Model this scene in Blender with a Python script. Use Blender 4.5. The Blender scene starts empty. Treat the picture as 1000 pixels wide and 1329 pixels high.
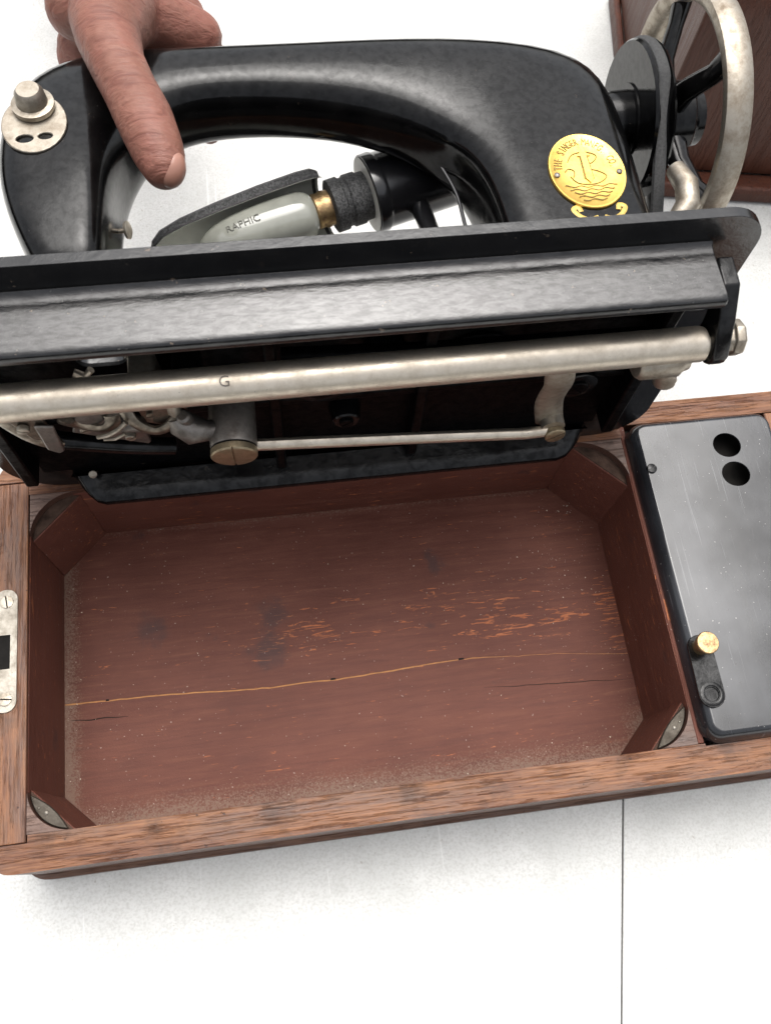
import bpy, bmesh, math, random
from mathutils import Vector, Matrix, noise as mnoise
random.seed(7)
R = math.radians
S = 0.01                       # everything below is written in centimetres
scene = bpy.context.scene
COL = scene.collection

# ------------------------------------------------------------------ camera
cd = bpy.data.cameras.new('camera')
cam = bpy.data.objects.new('camera', cd); COL.objects.link(cam)
rows = ((0.98927458, -0.13261228, 0.06123548),
        (-0.1012787, -0.92483211, -0.36664451),
        (0.10525411, 0.35651024, -0.9283437))
mw = Matrix(((rows[0][0], -rows[1][0], -rows[2][0], 0.1336621565),
             (rows[0][1], -rows[1][1], -rows[2][1], -0.0292917153),
             (rows[0][2], -rows[1][2], -rows[2][2], 0.4363335505),
             (0, 0, 0, 1)))
cam.matrix_world = mw
cd.sensor_fit = 'HORIZONTAL'; cd.sensor_width = 36.0; cd.lens = 36.0*1150/1000
cd.clip_start = 0.01; cd.clip_end = 50
cd.dof.use_dof = True; cd.dof.focus_distance = 0.46; cd.dof.aperture_fstop = 32.0
scene.camera = cam

# ------------------------------------------------------------------ sky, sun, exposure
SUN_EL, SUN_AZ = R(72), R(15)
w = bpy.data.worlds.new('World'); scene.world = w; w.use_nodes = True
nt = w.node_tree; nt.nodes.clear()
sky = nt.nodes.new('ShaderNodeTexSky'); sky.sky_type = 'NISHITA'; sky.sun_disc = False
sky.sun_elevation = SUN_EL; sky.sun_rotation = SUN_AZ
sky.dust_density = 6.0; sky.air_density = 1.0; sky.ozone_density = 0.6
hs = nt.nodes.new('ShaderNodeHueSaturation'); hs.inputs['Saturation'].default_value = 0.24
bg = nt.nodes.new('ShaderNodeBackground'); bg.inputs[1].default_value = 0.15
wo = nt.nodes.new('ShaderNodeOutputWorld')
nt.links.new(sky.outputs[0], hs.inputs['Color']); nt.links.new(hs.outputs[0], bg.inputs[0]); nt.links.new(bg.outputs[0], wo.inputs[0])
sl = bpy.data.lights.new('sun', 'SUN'); sl.energy = 0.9; sl.angle = R(50); sl.color = (1, 0.97, 0.93)
so = bpy.data.objects.new('sun', sl); COL.objects.link(so)
# direction towards the sun: behind the machine, high, a little to the right
sd = Vector((math.cos(SUN_EL)*math.sin(SUN_AZ), math.cos(SUN_EL)*math.cos(SUN_AZ), math.sin(SUN_EL)))
so.rotation_euler = sd.to_track_quat('Z', 'Y').to_euler()
so.location = sd*2
vs = scene.view_settings
vs.view_transform = 'Standard'; vs.look = 'None'; vs.gamma = 1; vs.use_curve_mapping = False
vs.exposure = 0.76
scene.cycles.max_bounces = 6; scene.cycles.diffuse_bounces = 4; scene.cycles.glossy_bounces = 4; scene.cycles.caustics_reflective = False

# ------------------------------------------------------------------ materials
def newmat(name):
    m = bpy.data.materials.new(name); m.use_nodes = True
    n = m.node_tree.nodes; n.clear()
    o = n.new('ShaderNodeOutputMaterial'); b = n.new('ShaderNodeBsdfPrincipled')
    m.node_tree.links.new(b.outputs[0], o.inputs[0])
    return m, n, m.node_tree.links, b
class G:
    """small helper round a node tree"""
    def __init__(s, name):
        s.m, s.n, s.l, s.b = newmat(name)
        s.tc = s.n.new('ShaderNodeTexCoord')
        s.obj = s.tc.outputs['Object']
    def mapping(s, scale, loc=(0,0,0), rot=(0,0,0)):
        m = s.n.new('ShaderNodeMapping'); m.inputs['Scale'].default_value = scale
        m.inputs['Location'].default_value = loc; m.inputs['Rotation'].default_value = rot
        s.l.new(s.obj, m.inputs['Vector']); return m.outputs[0]
    def noise(s, vec, scale=1, detail=4, rough=0.6, dist=0):
        t = s.n.new('ShaderNodeTexNoise'); t.inputs['Scale'].default_value = scale
        t.inputs['Detail'].default_value = detail; t.inputs['Roughness'].default_value = rough
        t.inputs['Distortion'].default_value = dist
        s.l.new(vec, t.inputs['Vector']); return t.outputs['Fac']
    def vor(s, vec, scale=1):
        t = s.n.new('ShaderNodeTexVoronoi'); t.inputs['Scale'].default_value = scale
        s.l.new(vec, t.inputs['Vector']); return t.outputs['Distance']
    def ramp(s, fac, stops, interp='LINEAR'):
        r = s.n.new('ShaderNodeValToRGB'); r.color_ramp.interpolation = interp
        e = r.color_ramp.elements
        while len(e) < len(stops): e.new(0.5)
        for el, (p, c) in zip(e, stops):
            el.position = p
            el.color = (c, c, c, 1) if isinstance(c, (int, float)) else (*c, 1)
        s.l.new(fac, r.inputs[0]); return r.outputs[0]
    def mix(s, fac, a, b, mode='MIX'):
        m = s.n.new('ShaderNodeMix'); m.data_type = 'RGBA'; m.blend_type = mode
        for k, v in ((0, fac), (6, a), (7, b)):
            if isinstance(v, (int, float)): m.inputs[k].default_value = v if k == 0 else (v, v, v, 1)
            elif isinstance(v, tuple): m.inputs[k].default_value = (*v, 1)
            else: s.l.new(v, m.inputs[k])
        return m.outputs[2]
    def math(s, op, a, b=0.0):
        m = s.n.new('ShaderNodeMath'); m.operation = op
        for k, v in ((0, a), (1, b)):
            if isinstance(v, (int, float)): m.inputs[k].default_value = v
            else: s.l.new(v, m.inputs[k])
        return m.outputs[0]
    def sep(s):
        x = s.n.new('ShaderNodeSeparateXYZ'); s.l.new(s.obj, x.inputs[0]); return x.outputs
    def rng(s, v, a, b, c=0.0, d=1.0):
        m = s.n.new('ShaderNodeMapRange'); s.l.new(v, m.inputs[0])
        for i, k in enumerate((a, b, c, d)): m.inputs[i+1].default_value = k
        m.interpolation_type = 'SMOOTHSTEP'; return m.outputs[0]
    def bump(s, h, strength=0.3, dist=0.0005):
        b = s.n.new('ShaderNodeBump'); b.inputs['Strength'].default_value = strength
        b.inputs['Distance'].default_value = dist
        s.l.new(h, b.inputs['Height']); s.l.new(b.outputs[0], s.b.inputs['Normal'])
    def set(s, **k):
        names = dict(color='Base Color', rough='Roughness', metal='Metallic', spec='Specular IOR Level',
                     coat='Coat Weight', coatr='Coat Roughness', trans='Transmission Weight', sss='Subsurface Weight')
        for a, v in k.items():
            i = s.b.inputs[names[a]]
            if isinstance(v, (int, float)): i.default_value = v
            elif isinstance(v, tuple): i.default_value = (*v, 1)
            else: s.l.new(v, i)
        return s.m

def m_table():
    g = G('table_plastic'); w1 = g.mapping((100,)*3)
    a = g.noise(w1, 0.22, 6, 0.65); f = g.noise(w1, 7, 5, .7)
    c = g.ramp(a, [(0.3, (0.53,0.535,0.515)), (0.7, (0.66,0.66,0.64))])
    c = g.mix(g.ramp(f, [(0.38, 0.5), (0.55, 0.0)]), c, (0.42,0.415,0.39))
    st = g.math('MULTIPLY', g.ramp(g.noise(w1, 3.6, 3, .6), [(0.66, 0.0), (0.71, 1.0)]), g.ramp(g.noise(g.mapping((100,)*3, (3,1,0)), 0.5, 3), [(0.45, 0.0), (0.6, 1.0)]))
    c = g.mix(g.math('MULTIPLY', st, 0.6), c, (0.30,0.275,0.23))
    scr = g.ramp(g.noise(g.mapping((500, 16, 100), (1,0,0), (0,0,0.9)), 0.6, 2, 0.5), [(0.70, 0.0), (0.73, 1.0)])
    c = g.mix(g.math('MULTIPLY', scr, 0.35), c, (0.82,0.82,0.8))
    g.bump(f, 0.5, 0.0006)
    return g.set(color=c, rough=0.5, spec=0.35)
def m_wood(name, axis='x', light=(0.285,0.132,0.062), mid=(0.132,0.053,0.027), dark=(0.038,0.015,0.009), gray=0.4, off=0):
    g = G(name)
    st = {'x': (12, 330, 330), 'y': (330, 12, 330), 'z': (330, 330, 12)}[axis]
    st2 = {'x': (60, 1300, 1300), 'y': (1300, 60, 1300), 'z': (1300, 1300, 60)}[axis]
    st3 = {'x': (30, 90, 90), 'y': (90, 30, 90), 'z': (90, 90, 30)}[axis]
    a = g.noise(g.mapping(st, (off, off*.7, 1)), 1.0, 7, 0.68, 0.5)
    f = g.noise(g.mapping(st2, (off, 0, 2)), 1.0, 4, 0.62)
    big = g.noise(g.mapping(st3, (off, 2, 5)), 0.42, 5, 0.62)
    v = g.math('ADD', g.math('MULTIPLY', a, 0.46), g.math('ADD', g.math('MULTIPLY', f, 0.36), g.math('MULTIPLY', big, 0.34)))
    c = g.ramp(v, [(0.42, dark), (0.525, mid), (0.62, tuple((x+y)/2 for x, y in zip(mid, light))), (0.72, light)])
    pores = g.ramp(g.noise(g.mapping(st2, (5+off,1,0)), 0.55, 4, .75), [(0.54, 0.0), (0.62, 1.0)])
    c = g.mix(g.math('MULTIPLY', pores, 0.42), c, (0.045,0.022,0.015))
    wear = g.ramp(g.noise(g.mapping(st3, (off+9, 4, 1)), 0.75, 5, 0.7), [(0.50, 0.0), (0.66, 1.0)])
    c = g.mix(g.math('MULTIPLY', wear, gray), c, (0.105,0.08,0.07))
    stain = g.ramp(g.noise(g.mapping((100,)*3, (off+3, 7, 1)), 0.38, 4, 0.65), [(0.57, 0.0), (0.70, 1.0)])
    c = g.mix(g.math('MULTIPLY', stain, gray*1.3), c, (0.035,0.02,0.015))
    spot = g.ramp(g.noise(g.mapping((100,)*3, (off, 1, 8)), 3.2, 2, 0.5), [(0.72, 0.0), (0.76, 1.0)])
    c = g.mix(g.math('MULTIPLY', spot, 0.8), c, (0.028,0.012,0.010))
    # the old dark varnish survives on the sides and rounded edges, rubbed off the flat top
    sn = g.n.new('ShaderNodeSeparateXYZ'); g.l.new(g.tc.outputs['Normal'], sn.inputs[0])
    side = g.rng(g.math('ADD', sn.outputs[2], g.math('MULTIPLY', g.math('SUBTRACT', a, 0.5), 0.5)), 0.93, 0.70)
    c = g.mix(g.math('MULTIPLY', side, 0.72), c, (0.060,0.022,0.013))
    g.bump(g.math('ADD', f, pores), 0.6, 0.0004)
    return g.set(color=c, rough=g.ramp(a, [(0.3, 0.28), (0.7, 0.52)]), spec=0.30)
def m_paint(name, floor=False, axis='x', off=0.0):
    g = G(name)
    xyz = g.sep()
    big = g.noise(g.mapping((100,)*3, (off,0,0)), 0.13, 4, 0.6)
    st = {'x': (30, 330, 330), 'y': (330, 30, 330)}[axis]
    gr = g.noise(g.mapping(st, (off,3,0)), 1.0, 6, 0.7, 0.3)
    c = g.ramp(big, [(0.3, (0.110,0.039,0.027)), (0.7, (0.156,0.059,0.041))])
    c = g.mix(g.ramp(gr, [(0.34, 0.42), (0.52, 0.0)]), c, (0.075,0.023,0.015))
    c = g.mix(g.ramp(gr, [(0.55, 0.0), (0.72, 0.35)]), c, (0.23,0.105,0.07))
    # paint rubbed through to orange primer, in short strokes along the grain
    st3 = {'x': (85, 620, 620), 'y': (620, 85, 620)}[axis]
    s1 = g.noise(g.mapping(st3, (off+2,7,0)), 1.0, 5, 0.62, 0.8)
    if floor:
        band = g.math('MULTIPLY', g.rng(xyz[1], 0.068, 0.088), g.rng(xyz[1], 0.122, 0.096))
        band = g.math('MULTIPLY', band, g.rng(xyz[0], 0.05, 0.17))
        endb = g.math('MULTIPLY', g.rng(xyz[0], 0.293, 0.318), g.math('MULTIPLY', g.rng(xyz[1], 0.05, 0.075), g.rng(xyz[1], 0.12, 0.10)))
        mid = g.ramp(g.noise(g.mapping((40, 100, 100), (1,0,0)), 0.35, 3), [(0.42, 0.0), (0.62, 1.0)])
        allm = g.math('MAXIMUM', g.math('MULTIPLY', band, g.math('ADD', g.math('MULTIPLY', mid, 0.14), 0.03)), g.math('MULTIPLY', endb, 0.13))
        allm = g.math('SUBTRACT', allm, 0.012)
    else:
        allm = g.math('MULTIPLY', g.ramp(g.noise(g.mapping((100,)*3, (off,0,9)), 0.3, 3), [(0.45, 0.0), (0.65, 1.0)]), 0.06)
    scr = g.rng(g.math('ADD', s1, allm), 0.655, 0.685)
    c = g.mix(g.math('MULTIPLY', scr, 0.9), c, g.ramp(gr, [(0.35, (0.30,0.085,0.03)), (0.65, (0.46,0.17,0.075))]))
    # dark stains
    stn = g.ramp(g.noise(g.mapping((100,)*3, (off+4,1,3)), 0.42, 3, 0.5), [(0.70, 0.0), (0.78, 1.0)])
    c = g.mix(g.math('MULTIPLY', stn, 0.7), c, (0.045,0.032,0.033))
    if floor:
        for (sx_, sy_, rr_) in ((0.047, 0.107, 0.013), (0.117, 0.108, 0.012), (0.113, 0.086, 0.014), (0.215, 0.128, 0.008)):
            dx = g.math('SUBTRACT', xyz[0], sx_); dy = g.math('SUBTRACT', xyz[1], sy_)
            dd = g.math('ADD', g.math('SQRT', g.math('ADD', g.math('MULTIPLY', dx, dx), g.math('MULTIPLY', dy, dy))), g.math('MULTIPLY', g.math('SUBTRACT', g.noise(g.mapping((100,)*3), 1.2, 4, .6), 0.5), 0.022))
            c = g.mix(g.rng(dd, rr_, rr_*0.2, 0.0, 0.5), c, (0.04,0.033,0.036))
    # dust
    fine = g.noise(g.mapping((100,)*3, (off,0,1)), 11, 4, 0.75)
    if floor:
        ed = g.math('MAXIMUM', g.rng(xyz[1], 0.026, 0.0), g.math('MAXIMUM', g.rng(xyz[0], 0.016, 0.0), g.math('MULTIPLY', g.rng(xyz[0], 0.296, 0.32), g.rng(xyz[1], 0.055, 0.012))))
        ed = g.math('MAXIMUM', ed, g.math('MULTIPLY', g.rng(xyz[1], 0.161, 0.168), 0.6))
        amt = g.math('ADD', g.math('MULTIPLY', g.math('MULTIPLY', ed, g.ramp(big, [(0.35, 0.7), (0.6, 1.0)])), 0.33), 0.035)
    else:
        amt = g.rng(xyz[2], -0.057, -0.065, 0.0, 0.30)
    dm = g.rng(g.math('ADD', fine, amt), 0.66, 0.86)
    c = g.mix(g.math('MULTIPLY', dm, 0.7), c, (0.225,0.155,0.115))
    spk = g.ramp(g.noise(g.mapping((100,)*3, (off+5,8,2)), 6.5, 1, .5), [(0.755, 0.0), (0.785, 1.0)])
    c = g.mix(g.math('MULTIPLY', spk, 0.5), c, (0.5,0.42,0.36))
    g.bump(g.math('ADD', g.math('MULTIPLY', gr, 0.8), fine), 0.5, 0.0005)
    return g.set(color=c, rough=g.ramp(gr, [(0.3, 0.45), (0.7, 0.65)]), spec=0.20)
def m_japan(name, rough=0.22, pit=0.25, scale=2.2, dust=0.25, spec=0.7, base=0.009, stretch=(100,100,100), flake=0.0, coat=0.0, glv=0.2):
    g = G(name)
    n1 = g.noise(g.mapping(stretch), scale, 6, 0.65, 0.4)
    n2 = g.noise(g.mapping((100,)*3), 0.5, 4, 0.6)
    sp = g.ramp(g.noise(g.mapping((100,)*3, (3,0,0)), 8, 2, .5), [(0.72, 0.0), (0.77, 1.0)])
    c = g.mix(g.math('MULTIPLY', sp, dust), (base, base, base*1.08), (0.24,0.22,0.2))
    film = g.ramp(n2, [(0.45, 0.0), (0.75, 1.0)])
    c = g.mix(g.math('MULTIPLY', film, dust*0.3), c, (0.16,0.15,0.14))
    if flake:
        fl = g.ramp(g.noise(g.mapping((100,)*3, (1,6,0)), 1.6, 5, .7), [(0.67, 0.0), (0.71, 1.0)])
        c = g.mix(g.math('MULTIPLY', fl, flake), c, (0.20,0.15,0.11))
    g.bump(n1, pit, 0.0006)
    return g.set(color=c, rough=g.ramp(n2, [(0.3, rough), (0.75, rough+0.14)]), spec=g.ramp(n1, [(0.38, spec*(1-glv)), (0.58, spec)]), coat=coat, coatr=0.2)
def m_deckplate():
    g = G('worn_black_plate')
    sm = g.noise(g.mapping((60, 12, 100), (2,1,0)), 0.5, 6, 0.6, 0.6)
    n2 = g.noise(g.mapping((100,)*3), 0.2, 3, 0.55)
    fine = g.noise(g.mapping((300, 40, 100), (7,1,0)), 1.0, 5, 0.6)
    film = g.math('MULTIPLY', g.ramp(sm, [(0.35, 0.35), (0.65, 1.0)]), g.ramp(n2, [(0.34, 0.25), (0.66, 1.0)]))
    film = g.math('MULTIPLY', film, g.ramp(fine, [(0.3, 0.8), (0.7, 1.0)]))
    c = g.mix(g.math('MULTIPLY', film, 0.14), (0.004,0.004,0.005), (0.30,0.32,0.36))  # pale blue-grey film: scratch haze with patchy sky reflection put into the colour
    for (rz_, k_) in ((0.3, 5.0), (-0.5, 9.0), (1.2, 13.0)):
        sc = g.ramp(g.noise(g.mapping((1100, 22, 100), (k_, 0, 0), (0, 0, rz_)), 0.6, 2, 0.5), [(0.69, 0.0), (0.72, 1.0)])
        c = g.mix(g.math('MULTIPLY', sc, 0.13), c, (0.45,0.46,0.48))
    xyz = g.sep()
    wear = g.math('MULTIPLY', g.rng(xyz[0], 0.365, 0.335), g.rng(xyz[1], 0.11, 0.14))
    sp = g.rng(g.math('ADD', g.noise(g.mapping((100,)*3, (3,0,0)), 5, 3, .6), g.math('MULTIPLY', wear, 0.10)), 0.68, 0.72)
    c = g.mix(g.math('MULTIPLY', sp, 0.75), c, (0.012,0.011,0.011))
    sp2 = g.ramp(g.noise(g.mapping((100,)*3, (9,3,0)), 7, 1, .5), [(0.765, 0.0), (0.78, 1.0)])
    c = g.mix(g.math('MULTIPLY', sp2, 0.4), c, (0.5,0.48,0.45))
    g.bump(g.noise(g.mapping((100,)*3), 3, 4, .7), 0.03, 0.0005)
    return g.set(color=c, rough=g.ramp(sm, [(0.3, 0.08), (0.7, 0.24)]), spec=g.ramp(n2, [(0.30, 0.55), (0.7, 0.85)]), coat=0.0, coatr=0.12)
def m_metal(name, col=(0.66,0.59,0.49), rough=0.36, tarn=0.4, tcol=(0.20,0.155,0.105), pit=0.2, scale=1.4):
    g = G(name)
    n = g.noise(g.mapping((100,)*3, (1,2,3)), scale, 6, 0.7)
    f = g.noise(g.mapping((100,)*3), 9, 4, 0.7)
    t = g.ramp(n, [(0.42, 0.0), (0.72, 1.0)])
    c = g.mix(g.math('MULTIPLY', t, tarn), col, tcol)
    sp = g.ramp(f, [(0.66, 0.0), (0.72, 1.0)])
    c = g.mix(g.math('MULTIPLY', sp, 0.75), c, tuple(q*0.35 for q in tcol))
    g.bump(f, pit, 0.0003)
    return g.set(color=c, rough=g.math('ADD', g.math('MULTIPLY', t, 0.22), rough), metal=0.92)
def m_plain(name, col, rough=0.5, spec=0.5, metal=0.0, var=0.25, scale=2.0, bump=0.1):
    g = G(name)
    n = g.noise(g.mapping((100,)*3), scale, 5, 0.65)
    c = g.ramp(n, [(0.3, tuple(q*(1-var) for q in col)), (0.7, tuple(min(1, q*(1+var)) for q in col))])
    g.bump(n, bump, 0.0004)
    return g.set(color=c, rough=rough, spec=spec, metal=metal)
def m_skin():
    g = G('skin')
    n = g.noise(g.mapping((100,)*3), 0.7, 4, .6); f = g.noise(g.mapping((60,160,100)), 3.0, 5, .65)
    c = g.ramp(n, [(0.3, (0.185,0.078,0.054)), (0.7, (0.26,0.118,0.083))])
    c = g.mix(g.ramp(f, [(0.35, 0.4), (0.6, 0.0)]), c, (0.15,0.045,0.03))
    c = g.mix(g.ramp(g.noise(g.mapping((100,)*3, (4,2,0)), 0.35, 4, .6), [(0.45, 0.0), (0.65, 0.5)]), c, (0.29,0.11,0.082))
    cr = g.noise(g.mapping((40,260,160),(2,0,4)), 0.9, 4, .55, 1.0)
    c = g.mix(g.ramp(cr, [(0.34, 0.55), (0.46, 0.0)]), c, (0.12,0.036,0.025))  # darkens the skin colour along the creases, standing in for their shade
    g.bump(g.math('ADD', f, g.math('MULTIPLY', cr, 2.5)), 0.55, 0.0008)
    g.b.inputs['Subsurface Radius'].default_value = (0.004, 0.0018, 0.001)
    g.b.inputs['Subsurface Scale'].default_value = 0.6
    return g.set(color=c, rough=0.5, sss=0.12, spec=0.4)
def m_crinkle():
    g = G('crinkle_black'); v = g.noise(g.mapping((100,)*3), 9, 4, .75)
    c = g.ramp(v, [(0.42, 0.012), (0.62, 0.10)])
    g.bump(v, 0.9, 0.0006)
    return g.set(color=c, rough=0.55, spec=0.5)
def m_bulb():
    g = G('frosted_bulb'); n = g.noise(g.mapping((100,)*3), 0.8, 3)
    return g.set(color=g.ramp(n, [(0.3, (0.27,0.275,0.24)), (0.7, (0.34,0.345,0.30))]), rough=0.05, spec=0.9)

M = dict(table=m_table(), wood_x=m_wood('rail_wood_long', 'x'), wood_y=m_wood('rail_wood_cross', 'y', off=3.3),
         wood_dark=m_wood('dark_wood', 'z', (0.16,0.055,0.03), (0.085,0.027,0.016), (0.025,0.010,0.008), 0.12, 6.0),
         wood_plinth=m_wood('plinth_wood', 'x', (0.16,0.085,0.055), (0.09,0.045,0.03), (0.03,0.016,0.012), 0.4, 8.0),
         wood_raw=m_plain('split_wood', (0.42,0.20,0.075), 0.7, 0.2),
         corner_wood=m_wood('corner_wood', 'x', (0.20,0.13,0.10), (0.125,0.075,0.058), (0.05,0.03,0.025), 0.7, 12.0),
         ledge=m_plain('worn_ledge_wood', (0.062,0.038,0.028), 0.75, 0.1, var=0.55, scale=1.3, bump=0.4),
         paint_f=m_paint('bin_paint_floor', True), paint_x=m_paint('bin_paint_long_wall', False, 'x', 4.0), paint_y=m_paint('bin_paint_cross_wall', False, 'y', 9.0),
         japan=m_japan('black_japan', 0.14, 0.30, 1.8, 0.08, 0.36, 0.003, flake=0.12, glv=0.5), japan_arm=m_japan('black_japan_smooth', 0.07, 0.06, 2.6, 0.10, 0.34, 0.002, flake=0.10, glv=0.3),
         japan_rim=m_japan('black_japan_pitted', 0.12, 0.16, 3.6, 0.25, 0.72, 0.006, (45,130,130), 0.6, 0.0, 0.26), japan_lip=m_japan('black_japan_lip', 0.11, 0.30, 1.6, 0.10, 0.8, 0.003, (80,100,100), 0.5, 0.0, 0.1),
         inner=m_japan('oily_black', 0.30, 0.6, 2.0, 0.02, 0.10, 0.002, glv=0.6),
         deck=m_deckplate(), nickel=m_metal('nickel'), nickel_dull=m_metal('dull_nickel', (0.40,0.36,0.30), 0.42, 0.7, (0.13,0.09,0.055), 0.35),
         steel_dark=m_metal('dark_steel', (0.23,0.21,0.19), 0.40, 0.7, (0.06,0.045,0.035), 0.3), linkage=m_metal('oily_linkage_steel', (0.27,0.235,0.19), 0.30, 0.9, (0.06,0.045,0.03), 0.4, 2.2), stud=m_metal('stud_steel', (0.40,0.33,0.22), 0.34, 0.7, (0.14,0.10,0.06), 0.4, 2.0), brass=m_metal('brass', (0.46,0.32,0.16), 0.36, 1.0, (0.21,0.125,0.075), 0.6, 3.5),
         badge=m_metal('badge_brass', (0.80,0.54,0.14), 0.34, 0.6, (0.50,0.27,0.06), 0.3, 2.0), gold=m_plain('gold_transfer', (0.62,0.42,0.09), 0.4, 0.5),
         badge_ink=m_plain('badge_relief', (0.30,0.19,0.04), 0.5, 0.4), dark=m_plain('dark_recess', (0.012,0.011,0.010), 0.8, 0.1),
         lock=m_metal('lock_plate_nickel', (0.36,0.335,0.29), 0.48, 0.6, (0.17,0.13,0.09), 0.3), pad=m_metal('pad_metal', (0.085,0.075,0.062), 0.5, 0.6, (0.05,0.04,0.03), 0.5, 1.5),
         skin=m_skin(), nail=m_plain('fingernail', (0.34,0.17,0.125), 0.28, 0.5, var=0.08), crinkle=m_crinkle(), bulb=m_bulb(),
         mark=m_plain('bulb_print', (0.15,0.15,0.13), 0.5, 0.3), lining=m_plain('shade_lining', (0.62,0.62,0.56), 0.45, 0.4, var=0.06), bakelite=m_plain('bakelite', (0.010,0.010,0.011), 0.18, 0.7, var=0.1, bump=0.02),
         belt=m_plain('belt_rubber', (0.055,0.055,0.055), 0.75, 0.25, var=0.35, scale=9, bump=0.5), crumb=m_plain('crumbs', (0.55,0.47,0.38), 0.8, 0.2, var=0.4, scale=8))

# ------------------------------------------------------------------ mesh helpers
class MB:
    def __init__(s): s.v = []; s.f = []
    def add(s, vs, fs):
        o = len(s.v); s.v += [Vector(p) for p in vs]; s.f += [[i+o for i in f] for f in fs]; return s
    def box(s, x0, x1, y0, y1, z0, z1):
        return s.add([(x, y, z) for x in (x0, x1) for y in (y0, y1) for z in (z0, z1)],
                     [(0,1,3,2),(4,6,7,5),(0,4,5,1),(2,3,7,6),(0,2,6,4),(1,5,7,3)])
    def loft(s, rings, cap=True, closed=False):
        n = len(rings[0]); vs = [p for r in rings for p in r]; fs = []
        m = len(rings)
        for i in range(m if closed else m-1):
            a = i*n; b = ((i+1) % m)*n
            for k in range(n): fs.append((a+k, a+(k+1) % n, b+(k+1) % n, b+k))
        if cap and not closed:
            fs.append(tuple(range(n))); fs.append(tuple((m-1)*n+k for k in range(n)))
        return s.add(vs, fs)
    def prism(s, poly, a, b, axis='z'):
        def pt(p, h): return {'z': (p[0], p[1], h), 'y': (p[0], h, p[1]), 'x': (h, p[0], p[1])}[axis]
        return s.loft([[pt(p, a) for p in poly], [pt(p, b) for p in poly]])
    def tube(s, pts, rad, n=16, cap=True, closed=False, flat=None, up=None):
        pts = [Vector(p) for p in pts]; m = len(pts); rings = []; u = None
        for i, p in enumerate(pts):
            if closed: t = pts[(i+1) % m]-pts[i-1]
            else: t = pts[min(i+1, m-1)]-pts[max(i-1, 0)]
            t.normalize()
            if u is None:
                u = Vector(up) if up else (Vector((0,0,1)) if abs(t.z) < 0.9 else Vector((1,0,0)))
            if up: u = Vector(up)
            u = (u-t*u.dot(t)).normalized(); v = t.cross(u)
            r = rad[i] if isinstance(rad, (list, tuple)) else rad
            ru, rv = (r if flat is None else flat[0]*r), (r if flat is None else flat[1]*r)
            rings.append([p+u*math.cos(a)*ru+v*math.sin(a)*rv for a in (2*math.pi*k/n for k in range(n))])
        return s.loft(rings, cap, closed)
    def lathe(s, prof, origin, axis, n=32, cap=True):
        """prof: (along, radius) pairs"""
        ax = Vector(axis).normalized(); o = Vector(origin)
        u = (Vector((0,0,1)) if abs(ax.z) < 0.9 else Vector((1,0,0))); u = (u-ax*u.dot(ax)).normalized(); v = ax.cross(u)
        return s.loft([[o+ax*h+(u*math.cos(a)+v*math.sin(a))*max(r, 1e-4) for a in (2*math.pi*k/n for k in range(n))] for h, r in prof], cap)
    def xform(s, f): s.v = [Vector(f(p)) for p in s.v]; return s
    def build(s, name, mat, parent=None, bevel=0, seg=2, smooth=True, subsurf=0, angle=35):
        me = bpy.data.meshes.new(name)
        me.from_pydata([p*S for p in s.v], [], s.f)
        bm = bmesh.new(); bm.from_mesh(me); bmesh.ops.recalc_face_normals(bm, faces=bm.faces); bm.to_mesh(me); bm.free()
        return finish(name, me, mat, parent, bevel, seg, smooth, subsurf, angle)
def finish(name, me, mat, parent=None, bevel=0, seg=2, smooth=True, subsurf=0, angle=35):
    o = bpy.data.objects.new(name, me); COL.objects.link(o)
    me.materials.append(M[mat] if isinstance(mat, str) else mat)
    if parent: o.parent = parent
    if subsurf:
        m = o.modifiers.new('sub', 'SUBSURF'); m.levels = subsurf; m.render_levels = subsurf
    if bevel:
        b = o.modifiers.new('bevel', 'BEVEL'); b.width = bevel*S; b.segments = seg; b.limit_method = 'ANGLE'; b.angle_limit = R(40); b.harden_normals = False
    if smooth:
        for p in me.polygons: p.use_smooth = True
        try: me.set_sharp_from_angle(angle=R(angle if not bevel else 60))
        except Exception: pass
    return o
def tag(o, label=None, cat=None, group=None, kind=None):
    for k, v in (('label', label), ('category', cat), ('group', group), ('kind', kind)):
        if v: o[k] = v
    return o
def empty(name, loc=(0,0,0), rot=(0,0,0)):
    o = bpy.data.objects.new(name, None); COL.objects.link(o)
    o.location = Vector(loc)*S; o.rotation_euler = rot; o.empty_display_size = 0.02; return o
def arc(cx, cy, r, a0, a1, n=10): return [(cx+r*math.cos(R(a0+(a1-a0)*k/n)), cy+r*math.sin(R(a0+(a1-a0)*k/n))) for k in range(n+1)]
def rrect(x0, x1, y0, y1, r, n=8):
    if not isinstance(r, (list, tuple)): r = (r,)*4      # (x0y0, x1y0, x1y1, x0y1)
    return arc(x0+r[0], y0+r[0], r[0], 180, 270, n)+arc(x1-r[1], y0+r[1], r[1], 270, 360, n)+arc(x1-r[2], y1-r[2], r[2], 0, 90, n)+arc(x0+r[3], y1-r[3], r[3], 90, 180, n)
def circ(cx, cy, r, n=24, ry=None): return [(cx+r*math.cos(2*math.pi*k/n), cy+(ry or r)*math.sin(2*math.pi*k/n)) for k in range(n)]
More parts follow.
